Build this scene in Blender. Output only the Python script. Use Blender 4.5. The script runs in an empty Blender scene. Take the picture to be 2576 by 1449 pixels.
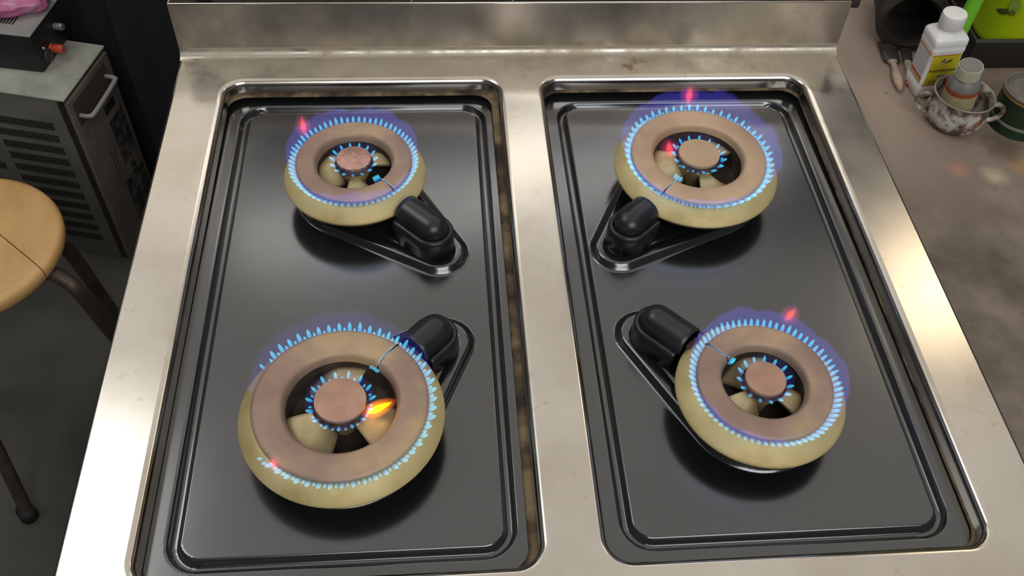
import bpy, bmesh, math, random
from mathutils import Vector, Matrix

random.seed(7)
PI = math.pi
scene = bpy.context.scene
col = scene.collection

# ------------------------------------------------------------------ camera
F_PX = 2358.66
PITCH, YAW, ROLL = 0.884259, 0.120327, 0.066395
fwd = Vector((math.sin(YAW)*math.cos(PITCH), math.cos(YAW)*math.cos(PITCH), -math.sin(PITCH)))
r0 = Vector((math.cos(YAW), -math.sin(YAW), 0)); u0 = r0.cross(fwd)
right = math.cos(ROLL)*r0 + math.sin(ROLL)*u0
up = -math.sin(ROLL)*r0 + math.cos(ROLL)*u0
cd = bpy.data.cameras.new('camera'); cam = bpy.data.objects.new('camera', cd); col.objects.link(cam)
M = Matrix((right, up, -fwd)).transposed().to_4x4(); M.translation = Vector((-0.09415, -0.88264, 0.6590))
cam.matrix_world = M
cd.sensor_width = 36.0; cd.lens = F_PX*36.0/2576.0; cd.clip_start = 0.02
scene.camera = cam

# ------------------------------------------------------------------ world, lights, exposure
w = bpy.data.worlds.new('world'); scene.world = w; w.use_nodes = True
bg = w.node_tree.nodes['Background']
bg.inputs[0].default_value = (0.95, 0.97, 1.0, 1); bg.inputs[1].default_value = 0.06

def area(name, loc, target, sx, sy, power, colr):
    l = bpy.data.lights.new(name, 'AREA'); l.shape = 'RECTANGLE'; l.size = sx; l.size_y = sy
    l.energy = power; l.color = colr
    o = bpy.data.objects.new(name, l); col.objects.link(o); o.location = loc
    d = Vector(target) - Vector(loc)
    o.rotation_euler = d.to_track_quat('-Z', 'Y').to_euler()
    return o
area('roof_panel_light', (0.35, 0.53, 2.45), (0.35, 0.53, 0), 4.2, 3.1, 27, (1.0, 0.95, 0.88))
area('clerestory_window_light', (0.35, 2.45, 2.43), (0.35, 2.45, 0), 2.8, 0.44, 12, (1.0, 0.97, 0.93)).rotation_euler = (0, 0, 0.24)
area('open_shutter_light', (-1.75, 2.85, 2.44), (-1.75, 2.85, 0), 1.3, 1.5, 6.5, (1.0, 0.93, 0.84))
area('skylight', (-1.68, 0.40, 2.40), (-1.68, 0.40, 0), 1.1, 1.1, 17, (0.97, 0.99, 1.0))
area('warm_window_light', (2.07, 1.55, 2.40), (2.07, 1.55, 0), 0.40, 0.42, 3.2, (1.0, 0.80, 0.52))
area('doorway_fill_light', (0.6, -2.9, 2.5), (0.1, -0.1, 0), 2.4, 2.0, 66, (0.97, 0.98, 1.0))  # out of view behind the camera; strength raised as diffuse fill

vs = scene.view_settings
vs.view_transform = 'Standard'; vs.look = 'None'; vs.gamma = 1.0; vs.use_curve_mapping = False
vs.exposure = 0.0
scene.cycles.max_bounces = 10; scene.cycles.transparent_max_bounces = 24
scene.cycles.sample_clamp_indirect = 6.0
scene.cycles.use_denoising = True

# ------------------------------------------------------------------ material helpers
def mat(name, base=(.5, .5, .5), rough=.5, metal=0.0, spec=.5):
    m = bpy.data.materials.new(name); m.use_nodes = True
    b = m.node_tree.nodes['Principled BSDF']
    b.inputs['Base Color'].default_value = (*base, 1); b.inputs['Roughness'].default_value = rough
    b.inputs['Metallic'].default_value = metal; b.inputs['Specular IOR Level'].default_value = spec
    return m, m.node_tree, b

def N(nt, t, **kw):
    n = nt.nodes.new(t)
    for k, v in kw.items(): setattr(n, k, v)
    return n

def noise(nt, scale, detail=4, rough=.55, vec=None, stretch=None):
    tc = N(nt, 'ShaderNodeTexCoord'); src = tc.outputs['Object']
    if stretch:
        mp = N(nt, 'ShaderNodeMapping'); mp.inputs['Scale'].default_value = stretch
        nt.links.new(src, mp.inputs['Vector']); src = mp.outputs[0]
    n = N(nt, 'ShaderNodeTexNoise'); n.inputs['Scale'].default_value = scale
    n.inputs['Detail'].default_value = detail; n.inputs['Roughness'].default_value = rough
    nt.links.new(src, n.inputs['Vector'])
    return n.outputs['Fac']

def ramp(nt, fac, stops):
    r = N(nt, 'ShaderNodeValToRGB'); e = r.color_ramp.elements
    while len(e) < len(stops): e.new(.5)
    for i, (p, c) in enumerate(stops):
        e[i].position = p; e[i].color = (*c, 1) if len(c) == 3 else c
    nt.links.new(fac, r.inputs[0]); return r.outputs[0]

def g(v): return (v, v, v)

def bump(nt, b, fac, strength=.2, dist=.002):
    n = N(nt, 'ShaderNodeBump'); n.inputs['Strength'].default_value = strength; n.inputs['Distance'].default_value = dist
    nt.links.new(fac, n.inputs['Height']); nt.links.new(n.outputs[0], b.inputs['Normal'])

def mixc(nt, fac, a, b_):
    m = N(nt, 'ShaderNodeMix', data_type='RGBA')
    nt.links.new(fac, m.inputs[0])
    for i, v in ((6, a), (7, b_)):
        if isinstance(v, tuple): m.inputs[i].default_value = (*v, 1)
        else: nt.links.new(v, m.inputs[i])
    return m.outputs[2]

def noisy(name, stops, scale=30, rough=.6, metal=0., bmp=0., detail=5, spec=.5, stretch=None, bdist=.002):
    m, nt, b = mat(name, (.5, .5, .5), rough, metal, spec)
    f = noise(nt, scale, detail, stretch=stretch)
    nt.links.new(ramp(nt, f, stops), b.inputs['Base Color'])
    if bmp: bump(nt, b, noise(nt, scale*2.5, 4), bmp, bdist)
    return m

def plain(name, c, rough=.5, metal=0., spec=.5): return mat(name, c, rough, metal, spec)[0]

# stainless steel with tarnish, smudges, water marks
def steel(name, stain):
    m, nt, b = mat(name, (.6, .58, .54), .25, 1.0)
    big = noise(nt, 7, 5); fine = noise(nt, 60, 4); br = noise(nt, 220, 2, stretch=(1, .03, 1))
    base = ramp(nt, big, [(.30, (.50, .45, .38)), (.55, (.63, .58, .51)), (.75, (.69, .65, .58))])
    spots = ramp(nt, fine, [(.62, g(0)), (.74, g(1))])
    c = mixc(nt, spots, base, (.54, .47, .38))
    tarn = None
    if stain:
        tc = N(nt, 'ShaderNodeTexCoord'); sx = N(nt, 'ShaderNodeSeparateXYZ'); nt.links.new(tc.outputs['Object'], sx.inputs[0])
        # greasy tarnished band along the back of the deck (object space y)
        mr = N(nt, 'ShaderNodeMapRange'); mr.inputs[1].default_value = -.075; mr.inputs[2].default_value = -.028
        nt.links.new(sx.outputs['Y'], mr.inputs[0])
        mul = N(nt, 'ShaderNodeMath', operation='MULTIPLY')
        nt.links.new(mr.outputs[0], mul.inputs[0]); nt.links.new(ramp(nt, noise(nt, 22, 6, .65), [(.34, g(.15)), (.6, g(1))]), mul.inputs[1])
        c = mixc(nt, mul.outputs[0], c, (.46, .40, .29))
        tarn = mul.outputs[0]
        rust = noise(nt, 11, 7, .7)
        mul2 = N(nt, 'ShaderNodeMath', operation='MULTIPLY')
        nt.links.new(mr.outputs[0], mul2.inputs[0]); nt.links.new(ramp(nt, rust, [(.63, g(0)), (.70, g(.8))]), mul2.inputs[1])
        c = mixc(nt, mul2.outputs[0], c, (.28, .13, .06))
    nt.links.new(c, b.inputs['Base Color'])
    ro = N(nt, 'ShaderNodeMapRange'); ro.inputs[3].default_value = .12; ro.inputs[4].default_value = .27
    nt.links.new(big, ro.inputs[0]); rsrc = ro.outputs[0]
    if tarn:
        ad = N(nt, 'ShaderNodeMath', operation='MULTIPLY_ADD'); ad.inputs[1].default_value = .34
        nt.links.new(tarn, ad.inputs[0]); nt.links.new(rsrc, ad.inputs[2]); rsrc = ad.outputs[0]
        mt = N(nt, 'ShaderNodeMath', operation='MULTIPLY_ADD'); mt.inputs[1].default_value = -.6; mt.inputs[2].default_value = 1.0
        nt.links.new(tarn, mt.inputs[0]); nt.links.new(mt.outputs[0], b.inputs['Metallic'])
    nt.links.new(rsrc, b.inputs['Roughness'])
    bump(nt, b, br, .012, .0004)
    return m

MAT = {}
MAT['deck'] = steel('deck_steel', True)
MAT['steel'] = steel('panel_steel', False)
def splash():
    m, nt, b = mat('backsplash_steel', (.4, .37, .33), .32, .72)
    f = noise(nt, 6, 6, .6, stretch=(1, 1, .8)); s = noise(nt, 45, 5, .6)
    c = ramp(nt, f, [(.33, (.21, .18, .15)), (.5, (.36, .32, .275)), (.66, (.60, .52, .39))])
    c = mixc(nt, ramp(nt, s, [(.60, g(0)), (.75, g(.7))]), c, (.30, .22, .14))
    nt.links.new(c, b.inputs['Base Color'])
    ro = N(nt, 'ShaderNodeMapRange'); ro.inputs[3].default_value = .30; ro.inputs[4].default_value = .5
    nt.links.new(f, ro.inputs[0]); nt.links.new(ro.outputs[0], b.inputs['Roughness'])
    return m
MAT['splash'] = splash()
MAT['rust_ledge'] = noisy('rusty_ledge', [(.35, (.03, .020, .013)), (.48, (.085, .058, .032)), (.62, (.22, .165, .09)), (.8, (.22, .085, .03))], 30, .6, .5, .2)
MAT['dark_in'] = plain('near_black', (.02, .016, .013), .8)  # near-black colour puts in the shade of hollows, slots and holes

def enamel():
    m, nt, b = mat('black_enamel', (.010, .0105, .0115), .26, 0, .5)
    b.inputs['IOR'].default_value = 2.05
    f = noise(nt, 6, 6, .6); s = noise(nt, 150, 3)
    nt.links.new(ramp(nt, f, [(.3, (.007, .0072, .008)), (.7, (.014, .0142, .0150))]), b.inputs['Base Color'])
    ro = N(nt, 'ShaderNodeMapRange'); ro.inputs[3].default_value = .14; ro.inputs[4].default_value = .24
    nt.links.new(f, ro.inputs[0]); nt.links.new(ro.outputs[0], b.inputs['Roughness'])
    bump(nt, b, noise(nt, 30, 4), .05, .0012)
    return m
MAT['enamel'] = enamel()
MAT['cover'] = noisy('cover_black', [(.3, (.012, .012, .013)), (.7, (.022, .023, .024))], 60, .33, 0, .06, bdist=.0004)

def cast(name, stops, scale, rough=.6, metal=.35, bmp=.15):
    return noisy(name, stops, scale, rough, metal, bmp, 6, bdist=.0006)
MAT['base_ring'] = cast('brass_cast_base', [(.3, (.43, .32, .135)), (.5, (.575, .455, .205)), (.72, (.64, .52, .27))], 28)
MAT['cap_a'] = cast('oxidised_brass_cap', [(.32, (.30, .195, .15)), (.48, (.38, .26, .195)), (.62, (.52, .37, .22))], 14)
MAT['cap_b'] = cast('oxidised_brass_cap_light', [(.3, (.48, .32, .22)), (.5, (.57, .40, .26)), (.7, (.66, .48, .29))], 20)
MAT['centre_a'] = cast('copper_centre_cap', [(.3, (.42, .24, .17)), (.7, (.56, .34, .24))], 60, .55)
MAT['centre_b'] = cast('hammered_centre_cap', [(.3, (.42, .22, .17)), (.7, (.62, .40, .32))], 140, .38, .7, .6)
MAT['arm'] = cast('brass_spider_arm', [(.3, (.40, .31, .15)), (.7, (.60, .48, .27))], 45)
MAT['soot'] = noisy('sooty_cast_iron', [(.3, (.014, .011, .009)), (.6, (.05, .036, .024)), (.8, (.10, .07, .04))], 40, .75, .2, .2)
MAT['iron'] = noisy('dark_iron', [(.3, (.012, .011, .011)), (.7, (.03, .027, .025))], 50, .6, .3, .1)
MAT['bracket'] = noisy('scorched_bracket', [(.3, (.03, .02, .017)), (.7, (.16, .085, .055))], 90, .6, .4, .1)
MAT['ceramic'] = plain('igniter_ceramic', (.62, .60, .56), .4)

# flames: additive emission, colour changes along the flame (uv v = 0 root .. 1 tip)
def flame(name, stops, strength):
    m = bpy.data.materials.new(name); m.use_nodes = True; nt = m.node_tree; nt.nodes.clear()
    out = N(nt, 'ShaderNodeOutputMaterial'); add = N(nt, 'ShaderNodeAddShader')
    tr = N(nt, 'ShaderNodeBsdfTransparent'); em = N(nt, 'ShaderNodeEmission')
    uv = N(nt, 'ShaderNodeUVMap'); sp = N(nt, 'ShaderNodeSeparateXYZ')
    nt.links.new(uv.outputs[0], sp.inputs[0])
    nt.links.new(ramp(nt, sp.outputs['Y'], stops), em.inputs['Color'])
    em.inputs['Strength'].default_value = strength
    nt.links.new(tr.outputs[0], add.inputs[0]); nt.links.new(em.outputs[0], add.inputs[1])
    nt.links.new(add.outputs[0], out.inputs['Surface'])
    m.cycles.emission_sampling = 'NONE'
    return m
MAT['tongue'] = flame('flame_blue', [(0, (.003, .06, .34)), (.25, (.012, .25, .55)), (.7, (.05, .46, .62)), (1, (.06, .26, .46))], .52)
MAT['tongue_core'] = flame('flame_core', [(0, (.0, .10, .5)), (.5, (.05, .5, .8)), (1, (.1, .5, .7))], .35)
MAT['veil'] = flame('flame_veil', [(0, (.008, .016, .16)), (.45, (.018, .022, .18)), (.82, (.024, .020, .17)), (1, (.004, .002, .03))], .95)
MAT['veil_faint'] = flame('flame_veil_faint', [(0, (.010, .02, .20)), (.4, (.018, .022, .12)), (1, (0, 0, 0))], .35)
MAT['yellow_halo'] = flame('flame_orange_halo', [(0, (.10, .01, .03)), (.35, (.34, .10, .005)), (.7, (.22, .05, .0)), (1, (.03, .0, 0))], .55)
MAT['yellow'] = flame('flame_yellow', [(0, (.5, .10, .02)), (.4, (.9, .55, .0)), (.8, (.6, .25, .0)), (1, (.2, .03, 0))], .8)
MAT['red_halo'] = flame('flame_red_halo', [(0, (.02, .0, .02)), (.5, (.10, .010, .03)), (1, (.01, .0, .01))], .30)
MAT['red'] = flame('flame_red', [(0, (.1, .01, .01)), (.5, (.45, .04, .02)), (1, (.06, .0, .01))], .36)

# ------------------------------------------------------------------ mesh helpers
def link(name, me, m=None, parent=None, smooth=True, loc=None, rot=None):
    if m is not None and not me.materials: me.materials.append(m)
    if smooth: me.polygons.foreach_set('use_smooth', [True]*len(me.polygons))
    o = bpy.data.objects.new(name, me); col.objects.link(o)
    if parent: o.parent = parent
    if loc is not None: o.location = loc
    if rot is not None: o.rotation_euler = rot
    return o

def mesh(name, v, f):
    me = bpy.data.meshes.new(name); me.from_pydata([tuple(p) for p in v], [], f); me.update(); return me

def recalc(me):
    bm = bmesh.new(); bm.from_mesh(me); bmesh.ops.remove_doubles(bm, verts=bm.verts, dist=1e-6)
    bmesh.ops.recalc_face_normals(bm, faces=bm.faces); bm.to_mesh(me); bm.free(); return me

def empty(name, loc, rz=0.):
    o = bpy.data.objects.new(name, None); o.empty_display_size = .02; col.objects.link(o)
    o.location = loc; o.rotation_euler = (0, 0, rz); return o

def tag(o, label=None, cat=None, group=None, kind=None):
    if label: o['label'] = label
    if cat: o['category'] = cat
    if group: o['group'] = group
    if kind: o['kind'] = kind
    return o

def autosharp(o, ang=35):
    me = o.data; bm = bmesh.new(); bm.from_mesh(me)
    for e in bm.edges:
        if len(e.link_faces) == 2 and e.calc_face_angle(0) > math.radians(ang): e.smooth = False
    bm.to_mesh(me); bm.free(); return o

def lathe_data(profile, seg=64, a0=0., a1=2*PI, wob=None):
    full = abs(a1-a0-2*PI) < 1e-6; n = seg if full else seg+1
    v, f = [], []
    for i in range(n):
        a = a0+(a1-a0)*i/seg
        for j, (r, z) in enumerate(profile):
            rr, zz = (r, z) if wob is None else wob(a, j, r, z)
            v.append((rr*math.cos(a), rr*math.sin(a), zz))
    k = len(profile)
    for i in range(seg):
        i2 = (i+1) % n
        for j in range(k-1):
            f.append((i*k+j, i2*k+j, i2*k+j+1, i*k+j+1))
    return v, f

def lathe(name, profile, m, parent=None, seg=64, a0=0., a1=2*PI, wob=None, loc=None, rot=None, sharp=35):
    v, f = lathe_data(profile, seg, a0, a1, wob)
    o = link(name, recalc(mesh(name, v, f)), m, parent, True, loc, rot)
    if sharp: autosharp(o, sharp)
    return o

def box_data(cx, cy, cz, sx, sy, sz):
    x, y, z = sx/2, sy/2, sz/2
    v = [(cx+a*x, cy+b*y, cz+c*z) for c in (-1, 1) for b in (-1, 1) for a in (-1, 1)]
    f = [(0, 2, 3, 1), (4, 5, 7, 6), (0, 1, 5, 4), (2, 6, 7, 3), (0, 4, 6, 2), (1, 3, 7, 5)]
    return v, f

def box(name, c, s, m, parent=None, bevel=0., rot=None, loc=None):
    v, f = box_data(*c, *s); me = mesh(name, v, f)
    if bevel:
        bm = bmesh.new(); bm.from_mesh(me)
        bmesh.ops.bevel(bm, geom=list(bm.edges), offset=bevel, segments=3, profile=.5, affect='EDGES')
        bm.to_mesh(me); bm.free()
    o = link(name, me, m, parent, bool(bevel), loc, rot)
    if bevel: autosharp(o, 50)
    return o

def multi(name, boxes, m, parent=None):
    V, Fc = [], []
    for b in boxes:
        v, f = box_data(*b); o = len(V); V += v; Fc += [tuple(i+o for i in q) for q in f]
    return link(name, mesh(name, V, Fc), m, parent, False)

def tube_data(pts, rad, seg=10, cap=True):
    pts = [Vector(p) for p in pts]; n = len(pts)
    rr = rad if isinstance(rad, (list, tuple)) else [rad]*n
    v, f = [], []; prev = None
    for i, p in enumerate(pts):
        t = (pts[min(i+1, n-1)]-pts[max(i-1, 0)]).normalized()
        if prev is None:
            a = Vector((0, 0, 1)) if abs(t.z) < .9 else Vector((1, 0, 0))
            nx = t.cross(a).normalized()
        else:
            nx = (prev - t*prev.dot(t)).normalized()
        prev = nx; ny = t.cross(nx)
        for k in range(seg):
            a = 2*PI*k/seg; v.append(p+rr[i]*(math.cos(a)*nx+math.sin(a)*ny))
    for i in range(n-1):
        for k in range(seg):
            k2 = (k+1) % seg; f.append((i*seg+k, i*seg+k2, (i+1)*seg+k2, (i+1)*seg+k))
    if cap: f += [tuple(range(seg))[::-1], tuple(range((n-1)*seg, n*seg))]
    return v, f

def tube(name, pts, rad, m, parent=None, seg=10, smoothn=0):
    if smoothn: pts = spline(pts, smoothn)
    v, f = tube_data(pts, rad, seg)
    return autosharp(link(name, recalc(mesh(name, v, f)), m, parent), 50)

def spline(pts, n):
    P = [Vector(p) for p in pts]; P = [2*P[0]-P[1]]+P+[2*P[-1]-P[-2]]; out = []
    for i in range(1, len(P)-2):
        for k in range(n):
            t = k/n; a, b, c, d = P[i-1], P[i], P[i+1], P[i+2]
            out.append(.5*((2*b)+(c-a)*t+(2*a-5*b+4*c-d)*t*t+(-a+3*b-3*c+d)*t**3))
    out.append(P[-2]); return out

def rrect(x0, x1, y0, y1, r, n=10):
    pts = []
    for cx, cy, a in ((x1-r, y1-r, 0), (x0+r, y1-r, 90), (x0+r, y0+r, 180), (x1-r, y0+r, 270)):
        for k in range(n+1):
            t = math.radians(a+90*k/n); pts.append((cx+r*math.cos(t), cy+r*math.sin(t)))
    return pts

def loft(name, loops, m, parent=None, cap_bottom=True, cap_top=True, sharp=40, loc=None, rot=None):
    n = len(loops[0]); v = [p for L in loops for p in L]; f = []
    for i in range(len(loops)-1):
        for k in range(n):
            k2 = (k+1) % n; f.append((i*n+k, i*n+k2, (i+1)*n+k2, (i+1)*n+k))
    if cap_bottom: f.append(tuple(range(n))[::-1])
    if cap_top: f.append(tuple(range((len(loops)-1)*n, len(loops)*n)))
    o = link(name, recalc(mesh(name, v, f)), m, parent, True, loc, rot)
    if sharp: autosharp(o, sharp)
    return o

def smooth(a, b, x):
    t = max(0., min(1., (x-a)/(b-a))); return t*t*(3-2*t)

# ------------------------------------------------------------------ setting
FLOOR = -0.80
def floor_mat():
    m, nt, b = mat('concrete_floor', (.2, .2, .18), .75)
    f = noise(nt, 3.5, 7, .6); s = noise(nt, 40, 4)
    c = ramp(nt, f, [(.3, (.035, .032, .027)), (.6, (.075, .071, .060)), (.8, (.10, .095, .082))])
    c = mixc(nt, ramp(nt, s, [(.66, g(0)), (.72, g(.6))]), c, (.06, .05, .04))
    nt.links.new(c, b.inputs['Base Color']); bump(nt, b, s, .15, .003); return m
tag(box('floor', (0, .2, FLOOR-.03), (5.2, 6.4, .06), floor_mat()), kind='structure')
wallm = noisy('dark_plaster_wall', [(.3, (.035, .03, .026)), (.7, (.06, .052, .045))], 4, .9)
tag(box('wall_back', (0, 1.36, .10), (5.2, .08, 1.8), wallm), kind='structure')
tag(box('wall_left', (-2.0, .2, .10), (.08, 4.0, 1.8), wallm), kind='structure')

# black curtain hanging behind the cabinet
def curtain():
    v, f = [], []; nx, nz = 140, 12
    K = [(-1.75, .84), (-.80, .70), (-.69, .63), (-.63, .52), (-.43, .44)]
    def cy(x):
        for (a, b), (c, d) in zip(K, K[1:]):
            if x <= c: return b+(d-b)*smooth(0, 1, (x-a)/(c-a))
        return K[-1][1]
    for i in range(nx+1):
        x = -1.75+1.30*i/nx
        for j in range(nz+1):
            z = FLOOR+.01+.95*j/nz
            y = cy(x)+.012*math.sin(x*38)+.006*math.sin(x*83+1)+.004*math.sin(z*5+x*9)
            v.append((x, y, z))
    k = nz+1
    for i in range(nx):
        for j in range(nz): f.append((i*k+j, (i+1)*k+j, (i+1)*k+j+1, i*k+j+1))
    o = link('curtain', mesh('curtain', v, f), plain('black_cloth', (.012, .012, .013), .85), None)
    md = o.modifiers.new('thickness', 'SOLIDIFY'); md.thickness = .003
    tag(o, 'black cloth curtain hanging behind the metal machine', 'curtain')
curtain()

# right-hand counter
def counter_mat():
    m, nt, b = mat('stained_cement_counter', (.3, .26, .22), .55)
    f = noise(nt, 7, 9, .66); s = noise(nt, 70, 4); p = noise(nt, 9, 5, .6, stretch=(1, 1.5, 1)); q = noise(nt, 14, 6, .65)
    c = ramp(nt, f, [(.34, (.075, .056, .036)), (.46, (.135, .104, .074)), (.56, (.205, .160, .122)), (.68, (.27, .20, .155))])
    c = mixc(nt, ramp(nt, p, [(.63, g(0)), (.72, g(.55))]), c, (.33, .17, .11))
    c = mixc(nt, ramp(nt, q, [(.68, g(0)), (.73, g(.8))]), c, (.46, .38, .25))
    c = mixc(nt, ramp(nt, s, [(.66, g(0)), (.73, g(.7))]), c, (.08, .065, .05))
    # paler patch of cement round the back corner of the stove
    tc = N(nt, 'ShaderNodeTexCoord'); vd = N(nt, 'ShaderNodeVectorMath', operation='DISTANCE'); vd.inputs[1].default_value = (.42, .04, -.04)
    nt.links.new(tc.outputs['Object'], vd.inputs[0])
    wr = N(nt, 'ShaderNodeMath', operation='MULTIPLY_ADD'); wr.inputs[1].default_value = .22
    nt.links.new(f, wr.inputs[0]); nt.links.new(vd.outputs['Value'], wr.inputs[2])
    pr_ = ramp(nt, wr.outputs[0], [(.18, g(.9)), (.42, g(0))])
    c = mixc(nt, pr_, c, (.36, .27, .215))
    for (px_, py_, rad_, cc_) in ((.519, -.175, .018, (.46, .38, .24)), (.480, -.163, .014, (.36, .19, .13)), (.556, -.160, .018, (.33, .20, .10)), (.550, -.125, .030, (.12, .085, .05)), (.442, -.030, .004, (.07, .055, .045))):
        vd = N(nt, 'ShaderNodeVectorMath', operation='DISTANCE'); vd.inputs[1].default_value = (px_, py_, -.04)
        nt.links.new(tc.outputs['Object'], vd.inputs[0])
        wr = N(nt, 'ShaderNodeMath', operation='MULTIPLY_ADD'); wr.inputs[1].default_value = rad_*2.2
        nt.links.new(q, wr.inputs[0]); nt.links.new(vd.outputs['Value'], wr.inputs[2])
        mr_ = N(nt, 'ShaderNodeMapRange'); mr_.inputs[1].default_value = rad_*1.4; mr_.inputs[2].default_value = rad_*2.1; mr_.inputs[3].default_value = .85; mr_.inputs[4].default_value = 0
        nt.links.new(wr.outputs[0], mr_.inputs[0]); c = mixc(nt, mr_.outputs[0], c, cc_)
    nt.links.new(c, b.inputs['Base Color']); bump(nt, b, s, .12, .002); return m
CZ = -0.04
ct = empty('counter', (.80, -.2, FLOOR))
tag(ct, 'stained cement counter to the right of the stove', 'counter')
cmat = counter_mat()
box('counter_top', (.80, -.2, CZ-.03), (.83, 1.6, .06), cmat, ct, .004).matrix_parent_inverse = Matrix.Translation((-.80, .2, -FLOOR))
box('counter_base', (.82, -.2, (FLOOR+CZ-.06)/2), (.76, 1.54, CZ-.06-FLOOR), noisy('counter_base', [(.3, (.16, .14, .12)), (.7, (.25, .22, .19))], 8, .85), ct).matrix_parent_inverse = Matrix.Translation((-.80, .2, -FLOOR))

# ------------------------------------------------------------------ stove
W2 = .375; YF = -.665; HX0, HX1, HY0, HY1, HR = .0185, .3265, -.615, -.0405, .026
stove = empty('gas_stove', (0, 0, FLOOR))
tag(stove, 'stainless steel four burner gas stove with low backsplash', 'stove')
def under(o, root=stove):
    o.parent = root; o.matrix_parent_inverse = Matrix.Translation(-Vector(root.location)); return o

def hole_loop(side, off=0., n=10):
    x0, x1 = (HX0, HX1) if side > 0 else (-HX1, -HX0)
    r = max(HR-off, .004)
    return rrect(x0+off, x1-off, HY0+off, HY1-off, r, n)

def deck():
    bm = bmesh.new()
    YB = -.010; e = .003
    outer = [(-W2+e, YF+e), (W2-e, YF+e), (W2-e, YB), (-W2+e, YB)]
    edges = []
    def ring(pts):
        vs_ = [bm.verts.new((x, y, 0)) for x, y in pts]
        for i in range(len(vs_)): edges.append(bm.edges.new((vs_[i], vs_[(i+1) % len(vs_)])))
    ring(outer)
    for s in (-1, 1): ring(hole_loop(s, 0, 12))
    bmesh.ops.triangle_fill(bm, use_beauty=True, use_dissolve=False, edges=edges)
    for f in bm.faces: f.normal_update()
    for f in bm.faces:
        if f.normal.z < 0: f.normal_flip()
        f.smooth = False
    # outer rolled edge and skirt: left, front, right
    prof = [(e, 0)]+[(e-e*math.sin(a), -e+e*math.cos(a)) for a in [PI/2*k/4 for k in range(1, 5)]]+[(0, -.035), (.003, -.037)]
    path = lambda o: [(-W2+o, YB), (-W2+o, YF+o), (W2-o, YF+o), (W2-o, YB)]
    rows = [[bm.verts.new((x, y, z)) for x, y in path(o)] for o, z in prof]
    for i in range(len(rows)-1):
        for k in range(3):
            f = bm.faces.new((rows[i][k], rows[i+1][k], rows[i+1][k+1], rows[i][k+1])); f.smooth = True
    # cove up into the backsplash
    R = .010
    prof = [(-R*math.cos(0), 0)]
    cp = [(-R+R*math.sin(PI/2*k/8), R-R*math.cos(PI/2*k/8)) for k in range(9)]
    rows = [[bm.verts.new((x, y, z)) for x in (-W2, W2)] for y, z in cp]
    for i in range(8):
        f = bm.faces.new((rows[i][0], rows[i][1], rows[i+1][1], rows[i+1][0])); f.smooth = True
    me = bpy.data.meshes.new('cooktop_deck'); bm.to_mesh(me); bm.free()
    o = under(link('cooktop_deck', me, MAT['deck'], None, False))
    # rolled rims of the two openings (each its own part)
    for s in (-1, 1):
        r = .0072
        pr = [(r*math.sin(a), -r+r*math.cos(a)) for a in [PI/2*k/8 for k in range(9)]]+[(r+.0003, -.0130), (r+.0007, -.0172)]
        L = [[(x, y, z) for x, y in hole_loop(s, o_, 12)] for o_, z in pr]
        under(loft('opening_rim', L, MAT['steel'], None, False, False, 0))
        x0, x1 = (HX0, HX1) if s > 0 else (-HX1, -HX0)
        wl, wr, wb, wf = (.0006, .0020, .0034, .0022) if s > 0 else (.0006, .0070, .0058, .0022)
        L = []
        for t, z in ((0., -.0150), (.45, -.0158), (.95, -.0166), (1., -.0172)):
            o_ = r-.0002
            L.append([(x, y, z) for x, y in rrect(x0+o_+wl*t, x1-o_-wr*t, HY0+o_+wf*t, HY1-o_-wb*t, HR-o_+.001*t, 12)])
        led = under(loft('rusty_ledge', L, MAT['rust_ledge'], None, False, False, 0)); led['label'] = 'rust-stained ledge round the tray'
deck()

SH = .0655   # backsplash height
BD = .11
under(box('backsplash_sheet', (0, .0010, (.010+SH)/2), (2*W2, .002, SH-.010), MAT['splash']))
under(box('backsplash_lip', (0, .0012, SH), (2*W2, .0034, .0018), MAT['steel'], None, .0006))
for x in (-W2+.001, W2-.001): under(box('backsplash_side', (x, BD/2+.002, SH/2), (.002, BD, SH+.0012), MAT['splash']))
under(box('backsplash_rear', (0, BD+.003, SH/2), (2*W2, .002, SH), MAT['dark_in']))
under(box('backsplash_floor', (0, BD/2, -.012), (2*W2-.006, BD-.004, .003), MAT['dark_in']))
for x in (-.117, -.0065): under(box('partition', (x, BD/2+.002, SH/2-.003), (.0015, BD-.004, SH), MAT['splash']))
under(box('edge_clip', (W2+.004, .006, SH-.002), (.010, .014, .012), plain('dark_rubber', (.03, .02, .02), .6), None, .002))
# body panels and legs
for x in (-W2+.006, W2-.006): under(box('side_panel', (x, (YF+BD)/2, -.345), (.004, BD-YF-.012, .616), MAT['steel']))
under(box('front_panel', (0, YF+.008, -.345), (2*W2-.02, .004, .616), MAT['steel']))
under(box('rear_panel', (0, BD-.004, -.345), (2*W2-.02, .004, .616), MAT['steel']))
under(box('bottom_panel', (0, (YF+BD)/2, -.652), (2*W2-.02, BD-YF-.02, .004), MAT['steel']))
for x in (-W2+.05, W2-.05):
    for y in (YF+.06, BD-.05):
        under(lathe('leg', [(0, FLOOR), (.022, FLOOR), (.022, FLOOR+.012), (.015, FLOOR+.014), (.015, -.654), (0, -.654)], MAT['steel'], None, 20, loc=None)).location = (x, y, FLOOR-FLOOR)

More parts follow.
